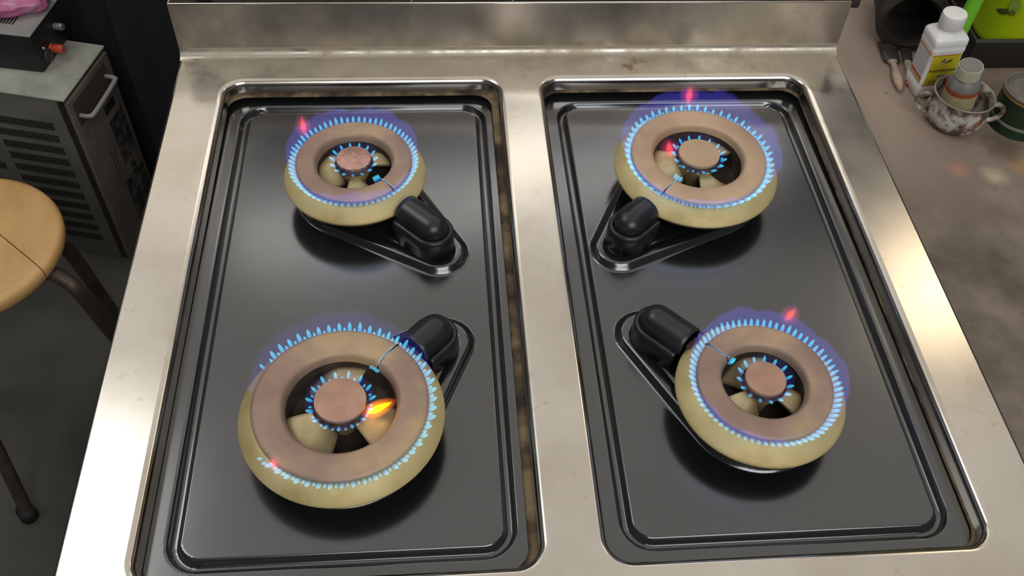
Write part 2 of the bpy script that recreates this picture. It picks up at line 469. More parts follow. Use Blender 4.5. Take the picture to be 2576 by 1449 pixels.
# trays --------------------------------------------------------------
TZ = -.0185
BURN = {  # centre, base radius, cap radius, hole ratio, cover direction (deg)
    'FL': ((-.1748, -.4795), .0818, .0694, .625, 46.5),
    'RL': ((-.1745, -.2045), .0692, .0560, .635, -45.5),
    'RR': ((.1660, -.2050), .0822, .0674, .650, -136.5),
    'FR': ((.1680, -.4735), .0706, .0558, .605, 134.0),
}
def sd_rr(x, y, x0, x1, y0, y1, r):
    qx = abs(x-(x0+x1)/2)-((x1-x0)/2-r); qy = abs(y-(y0+y1)/2)-((y1-y0)/2-r)
    return min(max(qx, qy), 0)+math.hypot(max(qx, 0), max(qy, 0))-r
def sd_tear(x, y, r1, r2, h):   # uneven capsule along +x from the origin
    px, py = abs(y), x
    b = (r1-r2)/h; a = math.sqrt(1-b*b); k = -b*px+a*py
    if k < 0: return math.hypot(px, py)-r1
    if k > a*h: return math.hypot(px, py-h)-r2
    return px*a+py*b-r1
def tray_height(side, x, y):
    x0, x1 = (HX0, HX1) if side > 0 else (-HX1, -HX0)
    z = TZ-.0095*((y+.32)+math.sqrt((y+.32)**2+.006))   # the pan falls slightly towards the back
    d = sd_rr(x, y, x0+.0265, x1-.0265, HY0+.026, HY1-.026, .021)
    ad = abs(d)
    z += -.0075*(1-smooth(.0022, .0050, ad))
    for k in (('FL', 'RL') if side < 0 else ('RR', 'FR')):
        (cx, cy), rb, rc, hr, ang = BURN[k]
        a = math.radians(ang); ux, uy = math.cos(a), math.sin(a)
        lx, ly = (x-cx)*ux+(y-cy)*uy, -(x-cx)*uy+(y-cy)*ux
        if lx*lx+ly*ly > .03: continue
        dt = sd_tear(lx, ly, rb*.80+.004, .0285, .114 if rb < .075 else .119)
        z += .0065*(1-smooth(-.0075, .0, dt)) - .0012*math.exp(-((dt+.0165)/.0022)**2)
    return z
def tray(side, label):
    x0, x1 = (HX0, HX1) if side > 0 else (-HX1, -HX0)
    x0 -= .0; step = .00145
    nx = int((x1-x0)/step); ny = int((HY1-HY0)/step)
    v = []; f = []
    for i in range(nx+1):
        x = x0+(x1-x0)*i/nx
        for j in range(ny+1):
            y = HY0+(HY1-HY0)*j/ny; v.append((x, y, tray_height(side, x, y)))
    k = ny+1
    for i in range(nx):
        for j in range(ny): f.append((i*k+j, (i+1)*k+j, (i+1)*k+j+1, i*k+j+1))
    # drop the four corners outside the rounded outline
    keep = []
    for q in f:
        cx = sum(v[t][0] for t in q)/4; cy = sum(v[t][1] for t in q)/4
        if sd_rr(cx, cy, x0, x1, HY0, HY1, HR) < .001: keep.append(q)
    me = mesh('drip_tray', v, keep)
    bm = bmesh.new(); bm.from_mesh(me)
    bmesh.ops.delete(bm, geom=[q for q in bm.verts if not q.link_faces], context='VERTS')
    bm.to_mesh(me); bm.free()
    o = link('drip_tray', me, MAT['enamel'], None)
    md = o.modifiers.new('thickness', 'SOLIDIFY'); md.thickness = .001; md.offset = -1
    tag(o, label, 'tray', 'black drip trays of the stove')
tray(-1, 'black enamel drip tray in the opening nearer the stool')
tray(1, 'black enamel drip tray in the opening nearer the cement counter')

# burners -------------------------------------------------------------
BZ = TZ+.0055          # burner base stands on the raised tear-shaped emboss
def uvmesh(name, v, f, vv):
    me = mesh(name, v, f); uv = me.uv_layers.new(name='UVMap')
    for lp in me.loops: uv.data[lp.index].uv = (.5, vv[lp.vertex_index])
    return me
def tongue_mesh(name, length, rad, seg=8):
    prof = [(.60, 0), (.90, .15), (1., .40), (.92, .65), (.68, .85), (.34, .96), (.0, 1.)]
    v, f, vv = [], [], []
    for (r, t) in prof[:-1]:
        for k in range(seg):
            a = 2*PI*k/seg; v.append((length*t, rad*r*math.cos(a), rad*r*math.sin(a))); vv.append(t)
    v.append((length, 0, 0)); vv.append(1.)
    for i in range(len(prof)-2):
        for k in range(seg):
            k2 = (k+1) % seg; f.append((i*seg+k, i*seg+k2, (i+1)*seg+k2, (i+1)*seg+k))
    b = (len(prof)-2)*seg
    for k in range(seg): f.append((b+k, b+(k+1) % seg, len(v)-1))
    me = uvmesh(name, v, f, vv); me.materials.append(MAT['tongue']); return me
TONGUES = {'big': tongue_mesh('tongue_big', .0100, .00165), 'small': tongue_mesh('tongue_small', .0055, .0012),
           'fine': tongue_mesh('tongue_fine', .0098, .00145), 'inner': tongue_mesh('tongue_inner', .0075, .0013),
           'tiny': tongue_mesh('tongue_tiny', .0035, .0009), 'pilot': tongue_mesh('tongue_pilot', .0060, .0014)}
for me in TONGUES.values(): me.polygons.foreach_set('use_smooth', [True]*len(me.polygons))
def tongue(kind, root, r, z, a, elev, scale=1., name='flame_tongue'):
    o = bpy.data.objects.new(name, TONGUES[kind]); col.objects.link(o); o.parent = root
    o.location = (r*math.cos(a), r*math.sin(a), z)
    o.rotation_euler = (0, -elev, a); o.scale = (scale*random.uniform(.9, 1.1), 1, 1)
    return o
def veil(root, R, z0, hgt, out_, arcs, seed, name='flame_veil', vm='veil'):
    rnd = random.Random(seed)
    ph = [rnd.uniform(0, 6.28) for _ in range(6)]
    for a0, a1 in arcs:
        seg = max(8, int(150*(a1-a0)/(2*PI))); v, f, vv = [], [], []; kk = 9
        full = a1-a0 > 6.27
        for i in range(seg+1):
            a = a0+(a1-a0)*i/seg
            e = 1. if full else smooth(0, .5, a-a0)*smooth(0, .5, a1-a)
            hh = hgt*(.12+.88*e)*(1+.13*math.sin(3*a+ph[0])+.09*math.sin(7*a+ph[1])+.06*math.sin(15*a+ph[2])+.05*math.sin(29*a+ph[3]))
            for j in range(kk):
                t = j/(kk-1)
                rr = R+out_*(1-(1-t)**1.8)*(1+.06*math.sin(9*a+ph[4]))
                v.append((rr*math.cos(a), rr*math.sin(a), z0+hh*t)); vv.append(t)
        for i in range(seg):
            for j in range(kk-1): f.append((i*kk+j, (i+1)*kk+j, (i+1)*kk+j+1, i*kk+j+1))
        link(name, uvmesh(name, v, f, vv), MAT[vm], root)
def flame_blob(name, root, p0, p1, rad, m, halo=None, seg=10, n=10):
    # nested shells: a bright core inside ever fainter hulls, so the flame has soft edges
    p0, p1 = Vector(p0), Vector(p1); d = (p1-p0).normalized()
    a = d.cross(Vector((0, 0, 1))); a = a.normalized() if a.length > .1 else Vector((1, 0, 0)); b = d.cross(a)
    v, f, vv, core = [], [], [], []
    shells = [(1., 0)] if halo is None else [(2.1, 0), (1.75, 0), (1.42, 0), (1.12, 0), (.82, 1), (.6, 1), (.4, 1)]
    for sc, mi in shells:
        o = len(v)
        for i in range(n+1):
            t = i/n; r = sc*rad*max(.02, math.sin(PI*min(1, t**.85)))**.75
            c = p0.lerp(p1, .5+(t-.5)*(1 if sc < 1 else sc**.5))
            for k in range(seg):
                q = 2*PI*k/seg; v.append(c+r*(math.cos(q)*a+math.sin(q)*b)); vv.append(t)
        for i in range(n):
            for k in range(seg):
                k2 = (k+1) % seg; f.append((o+i*seg+k, o+i*seg+k2, o+(i+1)*seg+k2, o+(i+1)*seg+k)); core.append(mi)
    me = uvmesh(name, v, f, vv)
    if halo is not None:
        me.materials.append(halo); me.materials.append(m); me.polygons.foreach_set('material_index', core)
    return link(name, me, m, root)

def arm_mesh(r0, r1, a0, span, ztop, zlow):
    nr, na = 6, 14; v, f = [], []
    for lay in (0, 1):
        for i in range(na+1):
            t = i/na; a = a0+span*t
            for j in range(nr+1):
                s = j/nr; r = r0+(r1-r0)*s
                z = ztop+(zlow-ztop)*smooth(.40, 1.15, t)-.0055*s+.0015*math.sin(PI*s)
                v.append((r*math.cos(a), r*math.sin(a), z-lay*.004))
    k = nr+1; L = (na+1)*k
    for i in range(na):
        for j in range(nr):
            f.append((i*k+j, i*k+j+1, (i+1)*k+j+1, (i+1)*k+j)); f.append((L+i*k+j, L+(i+1)*k+j, L+(i+1)*k+j+1, L+i*k+j+1))
    for j in range(nr):
        f.append((j, L+j, L+j+1, j+1)); q = na*k+j; f.append((q, q+1, L+q+1, L+q))
    for i in range(na):
        q = i*k; f.append((q, q+k, L+q+k, L+q)); q = i*k+nr; f.append((q, L+q, L+q+k, q+k))
    return recalc(mesh('spider_arm', v, f))

MAT['veil_thin'] = flame('flame_veil_thin', [(0, (.010, .02, .20)), (.35, (.018, .022, .17)), (.75, (.022, .016, .105)), (1, (0, 0, 0))], .48)
def burner(key, label, cap_m, centre_m, arm0, n_t, style, flame_arcs, veil_arcs, vh, vout, slot_deg, seed):
    (cx, cy), Rb, Rc, hr, ang = BURN[key]
    root = empty('gas_burner', (cx, cy, BZ)); tag(root, label, 'burner', 'lit gas burners on the stove')
    Z = lambda z: z-BZ      # world heights to local
    zb, zt = .0098, .0285   # lower edge of base, top of cap
    Rh = Rc*hr
    # dark pedestal and bowl
    lathe('pedestal', [(Rb*.60, -.0013 if cy > -.3 else 0), (Rb*.62, .003), (Rb*.66, Z(zb)-.004), (Rb*.93, Z(zb)-.001), (Rb*.93, Z(zb)+.002), (Rh*1.04, Z(zb)+.001),
                       (Rh*.98, Z(-.002)), (Rh*.55, Z(-.006)), (0, Z(-.007))], MAT['soot'], root, 72)
    # cast brass base ring (skirt)
    pb = [(Rb*.92, Z(zb)-.0012), (Rb*.994, Z(zb)-.0012), (Rb, Z(zb)-.0006), (Rb, Z(zb)+.0008), (Rb*.994, Z(zb)+.0016)]
    for k in range(1, 7):
        t = k/6; pb.append((Rb*.994+(Rc*1.03-Rb*.994)*t, Z(zb)+.0016+.0092*t+.0006*math.sin(PI*t)))
    pb += [(Rc*1.012, Z(zb)+.0114), (Rc*.97, Z(zb)+.0118), (Rh*1.04, Z(zb)+.0118)]
    lathe('base_ring', pb, MAT['base_ring'], root, 96, sharp=28)
    lathe('base_edge', [(Rb*.90, Z(zb)-.0045), (Rb*.975, Z(zb)-.0045), (Rb*.985, Z(zb)-.0015), (Rb*.90, Z(zb)-.0012)], MAT['iron'], root, 96)
    # ring cap
    ring = lathe('ring_cap', [(Rh*1.06, Z(zt)-.0048), (Rc*.985, Z(zt)-.0048), (Rc*.998, Z(zt)-.0040), (Rc, Z(zt)-.0010), (Rc*.992, Z(zt)), (Rc*.95, Z(zt)+.0006),
                       ((Rc+Rh)/2, Z(zt)+.0009), (Rh+.0052, Z(zt)+.0007), (Rh+.0034, Z(zt)+.0001), (Rh+.0021, Z(zt)-.0012), (Rh+.0012, Z(zt)-.0030), (Rh+.0006, Z(zt)-.0058), (Rh+.0003, Z(zt)-.0085)],
          cap_m, root, 112, sharp=60)
    lathe('inner_wall', [(Rh+.0003, Z(zt)-.0085), (Rh*1.0, Z(zt)-.014), (Rh*1.0, Z(zb)-.004), (Rh*1.06, Z(zb)-.004), (Rh*1.06, Z(zt)-.005)], MAT['soot'], root, 96)  # dark colour holds soot and some of the hole's shade
    # hub, arms, central cap
    rc2 = .0205 if Rb > .075 else .0168
    zc = zt+.0032
    lathe('hub', [(rc2*.50, Z(-.006)), (rc2*.60, Z(.004)), (rc2*.80, Z(.012)), (rc2*1.08, Z(zc)-.0090), (rc2*1.11, Z(zc)-.0076)], MAT['arm'], root, 48)
    collar = lathe('port_collar', [(rc2*1.11, Z(zc)-.0076), (rc2*1.09, Z(zc)-.0062), (rc2*.99, Z(zc)-.0034)], MAT['bracket'], root, 48)
    lathe('centre_cap', [(rc2*.94, Z(zc)-.0044), (rc2*.99, Z(zc)-.0038), (rc2*1.0, Z(zc)-.0018), (rc2*.985, Z(zc)-.0006), (rc2*.6, Z(zc)+.0004), (0, Z(zc)+.0006)], centre_m, root, 48)
    for k in range(3):
        link('spider_arm', arm_mesh(rc2*.7, Rh*1.02, math.radians(arm0+120*k), math.radians(70), Z(.0185), Z(.0)), MAT['arm'], root)
    # gas ports of the centre collar
    V, Fc = [], []
    for k in range(16):
        a = 2*PI*k/16+.1; c = Vector((math.cos(a), math.sin(a), 0)); t = Vector((-math.sin(a), math.cos(a), 0))
        nrm = (c+Vector((0, 0, .55))).normalized(); u2 = nrm.cross(t)
        p = c*(rc2*1.052)+Vector((0, 0, Z(zc)-.0050)); o = len(V)
        rg = [p+nrm*.0003+.00085*(math.cos(q*PI/4)*t+math.sin(q*PI/4)*u2) for q in range(8)]
        rg2 = [q-nrm*.0012 for q in rg]
        V += rg+rg2; Fc.append(tuple(range(o, o+8)))
        for q in range(8): Fc.append((o+q, o+(q+1) % 8, o+8+(q+1) % 8, o+8+q))
    tag(link('gas_ports', mesh('gas_ports', V, Fc), MAT['dark_in'], collar, False), kind='stuff')
    # ignition slot across the ring cap
    sa = math.radians(slot_deg); c = Vector((math.cos(sa), math.sin(sa), 0)); t = Vector((-math.sin(sa), math.cos(sa), 0))
    v, f = tube_data([c*(Rc*1.002)+Vector((0, 0, Z(zt)-.0012)), c*(Rc*.985)+Vector((0, 0, Z(zt)+.0005)), c*((Rc+Rh)/2)+t*.001+Vector((0, 0, Z(zt)+.0013)), c*(Rh*1.10)+Vector((0, 0, Z(zt)+.0005)), c*(Rh*1.0)+Vector((0, 0, Z(zt)-.005))],
                     [.0011, .0007, .0004, .0004, .0006], 6)
    link('ignition_slot', mesh('ignition_slot', v, f), MAT['iron'], ring)
    flame_blob('slot_flame', root, c*(Rc*1.0)+t*.0012+Vector((0, 0, Z(zt)+.0015)), c*(Rh*.98)+t*.0005+Vector((0, 0, Z(zt)+.001)), .0006, MAT['tongue_core'])
    for k in (-1, 0, 1): tongue('pilot', root, Rh*.97, Z(zt)-.004, sa+k*.075, 2.3)
    # flames
    for (d0, d1) in flame_arcs:
        for k in range(n_t):
            a = 2*PI*k/n_t; dd = math.degrees(a) % 360
            if not (d0 <= dd <= d1): continue
            if style == 'pair':
                tongue('big', root, Rc*1.0, Z(zb)+.0135, a, math.radians(46))
                tongue('small', root, Rc*1.0, Z(zb)+.0135, a+PI/n_t, math.radians(42))
            else:
                tongue('fine', root, Rc*1.0, Z(zb)+.0135, a, math.radians(46))
    veil(root, Rc*1.012, Z(zb)+.0135, vh, vout, [(math.radians(a), math.radians(b)) for a, b in veil_arcs], seed, 'flame_veil', 'veil_thin' if key == 'FL' else 'veil')
    n_i = 15
    for k in range(n_i):
        a = 2*PI*k/n_i+.1
        tongue('inner', root, rc2*1.07, Z(zc)-.0062, a, math.radians(40), 1.0, 'inner_flame')
        if style == 'pair': tongue('tiny', root, rc2*1.09, Z(zc)-.0075, a+PI/n_i, math.radians(35), 1., 'inner_flame')
    veil(root, rc2*1.10, Z(zc)-.006, .008, .005, [(0, 2*PI)], seed+5, 'inner_flame_veil', 'veil_faint')
    return root, Z, Rc, Rh, rc2, zt, zc

def polar(r, deg, z): return (r*math.cos(math.radians(deg)), r*math.sin(math.radians(deg)), z)

b1 = burner('FL', 'large lit burner with a yellow flame lick beside its centre cap', MAT['cap_a'], MAT['centre_a'], 66, 54, 'pair', [(0, 145), (226, 360)],
            [(15, 168)], .021, .007, 50, 11)
root, Z = b1[0], b1[1]
flame_blob('yellow_flame', root, polar(.0235, -30, Z(.0275)), polar(.041, -6, Z(.0315)), .0032, MAT['yellow'], MAT['yellow_halo'])
flame_blob('red_flame', root, polar(.068, 224, Z(.026)), polar(.074, 234, Z(.034)), .0030, MAT['red'], MAT['red_halo'])
for a in (150, 219, 223): tongue('small', root, b1[2]*1.04, Z(.024), math.radians(a), .8)
b2 = burner('RL', 'small lit burner with a bright hammered centre cap', MAT['cap_a'], MAT['centre_b'], 16, 66, 'fine', [(0, 360)],
            [(0, 360)], .020, .006, -47, 23)
flame_blob('red_flame', b2[0], polar(.062, 143, b2[1](.028)), polar(.066, 140, b2[1](.048)), .004, MAT['red'], MAT['red_halo'])
b3 = burner('RR', 'large lit burner with a pale tan ring and an orange flame tip', MAT['cap_b'], MAT['cap_b'], 26, 54, 'pair', [(0, 360)],
            [(0, 360)], .023, .011, -131, 37)
flame_blob('red_flame', b3[0], polar(.079, 88, b3[1](.050)), polar(.073, 88.5, b3[1](.031)), .0048, MAT['red'], MAT['red_halo'])
flame_blob('inner_red_flame', b3[0], polar(.027, 160, b3[1](.018)), polar(.033, 150, b3[1](.034)), .005, MAT['red'], MAT['red_halo'])
b4 = burner('FR', 'small lit burner with a smooth copper centre cap', MAT['cap_a'], MAT['centre_a'], 72, 70, 'fine', [(0, 360)],
            [(0, 360)], .019, .007, 137, 41)
flame_blob('red_flame', b4[0], polar(.066, 62, b4[1](.030)), polar(.070, 58, b4[1](.046)), .004, MAT['red'], MAT['red_halo'])

# pilot covers ----------------------------------------------------------
def cover(key, label, d0=.0):
    (cx, cy), Rb, Rc, hr, ang = BURN[key]
    root = empty('pilot_cover', (cx, cy, BZ), math.radians(ang)); tag(root, label, 'cover', 'black pilot covers beside the burners')
    big = Rb > .075; w_ = .0205; x1 = (.129 if big else .1265)+d0; x0 = Rb*.93+.008
    def shell(name, prof, xa):
        v, f = [], []; na = 16; rows = []
        for o, z in prof:
            r = w_-o; row = []
            for k in range(9): row.append((xa+(x1-w_-xa)*k/8, -r, z))
            for k in range(1, na): t = -PI/2+PI*k/na; row.append((x1-w_+r*math.cos(t), r*math.sin(t), z))
            for k in range(9): row.append((x1-w_+(xa-(x1-w_))*k/8, r, z))
            rows.append(row)
        n = len(rows[0]); v = [p for R in rows for p in R]
        for i in range(len(rows)-1):
            for k in range(n-1): f.append((i*n+k, i*n+k+1, (i+1)*n+k+1, (i+1)*n+k))
        o = link(name, recalc(mesh(name, v, f)), MAT['cover'], root)
        md = o.modifiers.new('thickness', 'SOLIDIFY'); md.thickness = .0011; md.offset = -1
        return o
    shell('lower_housing', [(0, -.0012 if cy > -.3 else 0), (.0005, .0200), (.0011, .0214), (.0022, .0222), (.0052, .0226)], x0)
    rr = w_-.0056
    dome = [(.0052, .0226), (.0055, .0236), (.0056, .0250)]
    dome += [(.0056+rr*(1-math.cos(PI/2*k/10)), .0250+.0128*math.sin(PI/2*k/10)) for k in range(1, 11)]
    shell('upper_housing', dome, x0-.002)
    box('pilot_bracket', (Rb*.945, 0, .0225), (.010, .014, .010), MAT['bracket'], root, .0012)
    if key == 'FL': tube('igniter', [(Rb*.99, .003, .018), (Rb*.93, .0035, .0245)], [.0028, .0018], MAT['ceramic'], root, 8)
    return root
cover('FL', 'black pilot cover with a white igniter stick in its open end')
cover('RL', 'black pilot cover below the hammered cap burner')
cover('RR', 'black pilot cover below the pale tan burner')
cover('FR', 'black pilot cover above the smooth copper cap burner, nearest the middle of the tray')

# ------------------------------------------------------------------ left side things
wood = noisy('varnished_plywood', [(.3, (.47, .26, .085)), (.55, (.62, .37, .14)), (.75, (.68, .44, .19))], 14, .42, 0, .05, stretch=(1, .35, 1))
legm = noisy('brown_tube', [(.3, (.05, .035, .026)), (.7, (.11, .08, .06))], 30, .5, .3)
stool = empty('stool', (-.751, .028, FLOOR)); tag(stool, 'round wooden stool with bent brown tube legs', 'stool')
SZ = -.33-FLOOR
def seat():
    R = .1335
    prof = [(0, SZ), (R*.90, SZ), (R*.955, SZ-.0012), (R*.985, SZ-.004), (R, SZ-.010), (R*.995, SZ-.018), (R*.96, SZ-.024), (0, SZ-.024)]
    v, f = lathe_data(prof, 72); me0 = recalc(mesh('seat', v, f))
    p0 = Vector((.050, .014, 0)); dirv = Vector((.068, -.062, 0)).normalized(); nrm = Vector((-dirv.y, dirv.x, 0))
    for s in (1, -1):
        bm = bmesh.new(); bm.from_mesh(me0)
        r = bmesh.ops.bisect_plane(bm, geom=list(bm.verts)+list(bm.edges)+list(bm.faces), plane_co=p0+nrm*s*.0007, plane_no=nrm*s, clear_inner=True)
        ed = [e for e in r['geom_cut'] if isinstance(e, bmesh.types.BMEdge)]
        bmesh.ops.holes_fill(bm, edges=ed)
        me = bpy.data.meshes.new('seat_board'); bm.to_mesh(me); bm.free()
        autosharp(link('seat_board', me, wood, stool), 40)
seat()
lathe('seat_ring', [(.085, SZ-.040), (.105, SZ-.040), (.105, SZ-.024), (.085, SZ-.024), (.085, SZ-.040)], legm, stool, 40)
def w2s(p): return (p[0]+.751, p[1]-.028, p[2]-FLOOR)
for pts in ([(-.70, .010, -.364), (-.645, .003, -.364), (-.616, -.006, -.376), (-.602, -.010, -.405), (-.598, .02, -.56), (-.592, .077, -.795)],
            [(-.70, .045, -.362), (-.652, .058, -.364), (-.640, .066, -.385), (-.638, .078, -.42), (-.634, .108, -.6), (-.628, .146, -.795)],
            [(-.760, -.02, -.364), (-.768, -.060, -.364), (-.771, -.078, -.385), (-.773, -.088, -.44), (-.776, -.118, -.64), (-.775, -.151, -.795)],
            [(-.80, .04, -.364), (-.835, .06, -.364), (-.856, .07, -.385), (-.868, .076, -.44), (-.90, .09, -.64), (-.93, .10, -.795)]):
    leg = tube('leg', [w2s(p) for p in spline(pts, 6)], .0105, legm, stool, 12)
    e = Vector(w2s(pts[-1]))
    v, f = tube_data([e+Vector((0, 0, .022)), e+Vector((0, 0, -.005))], [.0135, .0145], 12)
    link('foot_cap', mesh('foot_cap', v, f), plain('black_rubber_foot', (.015, .014, .013), .7), leg, True)

# metal machine box with handle and louvres
CA = math.radians(-13.5)
cab = empty('metal_machine', (-.718, .405, FLOOR), 0)
cab.rotation_euler = (0, 0, CA)
tag(cab, 'beige metal machine box with louvred side and bent handle', 'machine')
CH, CWd, CD = .405, .34, .150
beige = noisy('beige_painted_metal', [(.3, (.105, .098, .076)), (.7, (.175, .163, .132))], 12, .55)
panelm = noisy('pinkish_grey_panel', [(.3, (.12, .098, .080)), (.7, (.20, .165, .138))], 16, .6)
shell_o = box('shell', (-CWd/2-.008, CD/2, CH/2), (CWd-.016, CD, CH), beige, cab, .002)
box('top_plate', (-CWd/2, CD/2+.001, CH+.002), (CWd+.004, CD+.006, .004), noisy('pale_top', [(.3, (.27, .27, .225)), (.7, (.45, .44, .37))], 20, .6), cab, .001)  # top plate coloured paler than the sides
box('panel_gap', (-.009, CD/2, CH/2-.004), (.014, CD-.006, CH-.012), MAT['dark_in'], cab)
panel_o = box('end_panel', (.0015, CD/2, CH/2-.002), (.007, CD, CH-.006), panelm, cab, .0015)
for k in range(11):
    bx = []
    zc_ = CH-.062-.0285*k
    for s in range(22): bx.append((-.040-.0052*s-.001, -.0004, zc_, .0028, .0022, .016))
    tag(multi('vent_row', bx, MAT['dark_in'], shell_o), kind='stuff')
    if k % 2 == 0 and k < 9:
        tag(multi('vent_row', [(-.175-.0052*s, -.0004, zc_-.004, .0028, .0022, .016) for s in range(22)], MAT['dark_in'], shell_o), kind='stuff')
tube('handle', [(.003, .020, CH-.045), (.020, .022, CH-.046), (.027, .032, CH-.044), (.027, .110, CH-.040), (.022, .121, CH-.039), (.003, .123, CH-.039)], .0042, plain('pale_handle', (.30, .28, .25), .5), panel_o, 10, 4)
box('handle_recess', (.0052, .071, CH-.040), (.001, .120, .050), plain('recess_brown', (.07, .055, .045), .7), panel_o)
box('name_plate', (.0056, .104, CH-.092), (.0012, .036, .018), plain('dark_plate', (.025, .024, .022), .5), panel_o)
lbl = noisy('printed_label', [(.40, (.022, .025, .022)), (.52, (.05, .05, .045)), (.62, (.11, .10, .09))], 60, .6)
box('printed_label', (.0056, .112, CH-.170), (.001, .050, .105), lbl, panel_o)
box('printed_label', (.0056, .105, CH-.310), (.001, .070, .110), lbl, panel_o)
multi('small_print', [(.0056, .060+.010*i, CH-.17-.011*j-.006*i, .001, .0022, .007) for i in range(2) for j in range(6)], plain('print_brown', (.06, .045, .035), .6), panel_o)
box('white_stripe', (.0056, .030, CH-.105), (.001, .0022, .030), plain('stripe_white', (.22, .20, .18), .6), panel_o)
lathe('knob', [(0, .004), (.006, .004), (.007, 0)], MAT['dark_in'], panel_o, 16, loc=(.006, .108, CH-.237), rot=(0, PI/2, 0))

# black amplifier-like unit on top of the machine
dev = empty('black_unit', (-.765, .474, FLOOR+CH+.004), CA*.8); tag(dev, 'black electrical unit with grey vented top standing on the metal machine', 'device')
DH = .074
case_o = box('case', (-.11, .06, DH/2), (.22, .115, DH), noisy('black_case', [(.3, (.010, .011, .011)), (.7, (.022, .023, .022))], 30, .5), dev, .004)
top_o = box('vented_top', (-.11, .060, DH+.0015), (.224, .118, .003), noisy('grey_top', [(.3, (.24, .225, .205)), (.7, (.34, .32, .30))], 25, .55), dev, .001)
multi('top_slots', [(-.040-.0055*i, .062, DH+.0032, .0026, .07, .0012) for i in range(28)], MAT['dark_in'], top_o)['kind'] = 'stuff'
lathe('terminal_knob', [(0, .022), (.007, .022), (.008, .018), (.0075, .002), (.009, 0)], plain('red_knob', (.55, .07, .025), .45), case_o, 20, loc=(.001, .045, .022), rot=(0, PI/2, 0))
lathe('terminal_knob', [(0, .016), (.006, .016), (.0065, .012), (.006, 0)], plain('grey_knob', (.30, .30, .30), .35, .5), case_o, 20, loc=(.001, .075, .046), rot=(0, PI/2, 0))
lathe('screw', [(0, .004), (.003, .003), (.004, 0)], plain('screw_metal', (.4, .4, .42), .3, 1.), case_o, 14, loc=(.001, .025, .036), rot=(0, PI/2, 0))
lathe('socket', [(.011, 0), (.011, .004), (.008, .004), (.008, .001), (0, .001)], plain('grey_socket', (.06, .06, .06), .5), case_o, 24, loc=(.001, .028, .020), rot=(0, PI/2, 0))

# pink plastic bag
def bag():
    bm = bmesh.new(); bmesh.ops.create_icosphere(bm, subdivisions=4, radius=1)
    rnd = random.Random(5)
    dirs = [(Vector((rnd.uniform(-1, 1), rnd.uniform(-1, 1), rnd.uniform(-1, 1))).normalized(), rnd.uniform(3, 9), rnd.uniform(0, 6)) for _ in range(14)]
    for v in bm.verts:
        p = v.co.copy(); s = sum(abs(math.sin(p.dot(d)*k+ph))*.045 for d, k, ph in dirs)
        p = p*(.72+s); v.co = Vector((p.x*.075, p.y*.036, max(-.0005, p.z*.022+.014)))
    me = bpy.data.meshes.new('plastic_bag'); bm.to_mesh(me); bm.free()
    m, nt, b = mat('pink_plastic', (.62, .11, .30), .3)
    b.inputs['Transmission Weight'].default_value = .15
    nt.links.new(ramp(nt, noise(nt, 22, 4), [(.35, (.55, .05, .22)), (.6, (.68, .20, .38)), (.8, (.62, .42, .50))]), b.inputs['Base Color'])
    o = link('plastic_bag', me, m, None, True, (-.832, .556, FLOOR+CH+.004+DH+.0042))
    tag(o, 'crumpled pink plastic bag lying on the black unit', 'bag')
bag()

# ------------------------------------------------------------------ right side things
def rot_tilt(o, tx, ty, rz): o.rotation_euler = (math.radians(tx), math.radians(ty), math.radians(rz))
white = noisy('white_plastic', [(.3, (.80, .79, .76)), (.7, (.90, .89, .86))], 18, .38)
bt = empty('white_bottle', (.4925, -.0215, CZ)); tag(bt, 'white square plastic bottle with a yellow label', 'bottle')
rot_tilt(bt, 0, -3.5, 3)
bt.location.z += .0012; bt.scale = (1, 1, .93)
def sq(hx, hy, r, z): return [(x, y, z) for x, y in rrect(-hx, hx, -hy, hy, r, 5)]
loft('body', [sq(.0185, .0165, .004, 0), sq(.0205, .0185, .005, .002), sq(.0205, .0185, .005, .016), sq(.0192, .0172, .004, .0185), sq(.0192, .0172, .004, .066), sq(.0198, .0178, .004, .069), sq(.0198, .0178, .0045, .073),
              sq(.0192, .0172, .004, .0745), sq(.0198, .0178, .004, .077), sq(.0198, .0178, .005, .084), sq(.0185, .0165, .006, .0865), sq(.0142, .0142, .0125, .0895), sq(.0128, .0128, .0120, .0910), sq(.0125, .0125, .0118, .0955)], white, bt, sharp=50)
lathe('cap', [(.0134, .0950), (.0136, .0955), (.0136, .1105), (.0130, .1125), (.0115, .1130), (0, .1132)], noisy('cap_offwhite', [(.3, (.74, .72, .67)), (.7, (.84, .82, .78))], 30, .45), bt, 40)
def plate(name, loops_z, hx0, hx1, y, m, parent, th=.0004):
    return box(name, ((hx0+hx1)/2, y, sum(loops_z)/2), (hx1-hx0, th, loops_z[1]-loops_z[0]), m, parent)
yel = noisy('label_yellow', [(.3, (.62, .52, .015)), (.7, (.72, .62, .03))], 30, .45)
org = plain('label_orange', (.52, .16, .03), .5)
lab = plate('front_label', (.021, .064), -.0162, .0162, -.0174, yel, bt)
plate('label_border', (.064, .0652), -.0175, .0162, -.01745, org, bt)
plate('label_border', (.0195, .0212), -.0175, .0162, -.01745, org, bt)
box('side_label', (-.0194, 0, .0425), (.0004, .027, .045), noisy('label_white', [(.3, (.55, .55, .53)), (.7, (.63, .63, .61))], 30, .5), bt)
box('side_border', (-.01945, 0, .0652), (.0005, .030, .0012), org, bt)
box('side_border', (-.01945, 0, .0275), (.0005, .027, .0030), plain('label_red', (.52, .05, .05), .5), bt)
box('side_band', (-.01945, 0, .0232), (.0004, .027, .0050), plain('label_tan', (.52, .42, .18), .5), bt)
box('label_patch', (.0125, -.0176, .0250), (.006, .0003, .007), plain('label_maroon', (.12, .04, .02), .5), lab)
box('label_patch', (-.003, -.0176, .0250), (.018, .0003, .006), plain('label_olive', (.42, .36, .02), .5), lab)
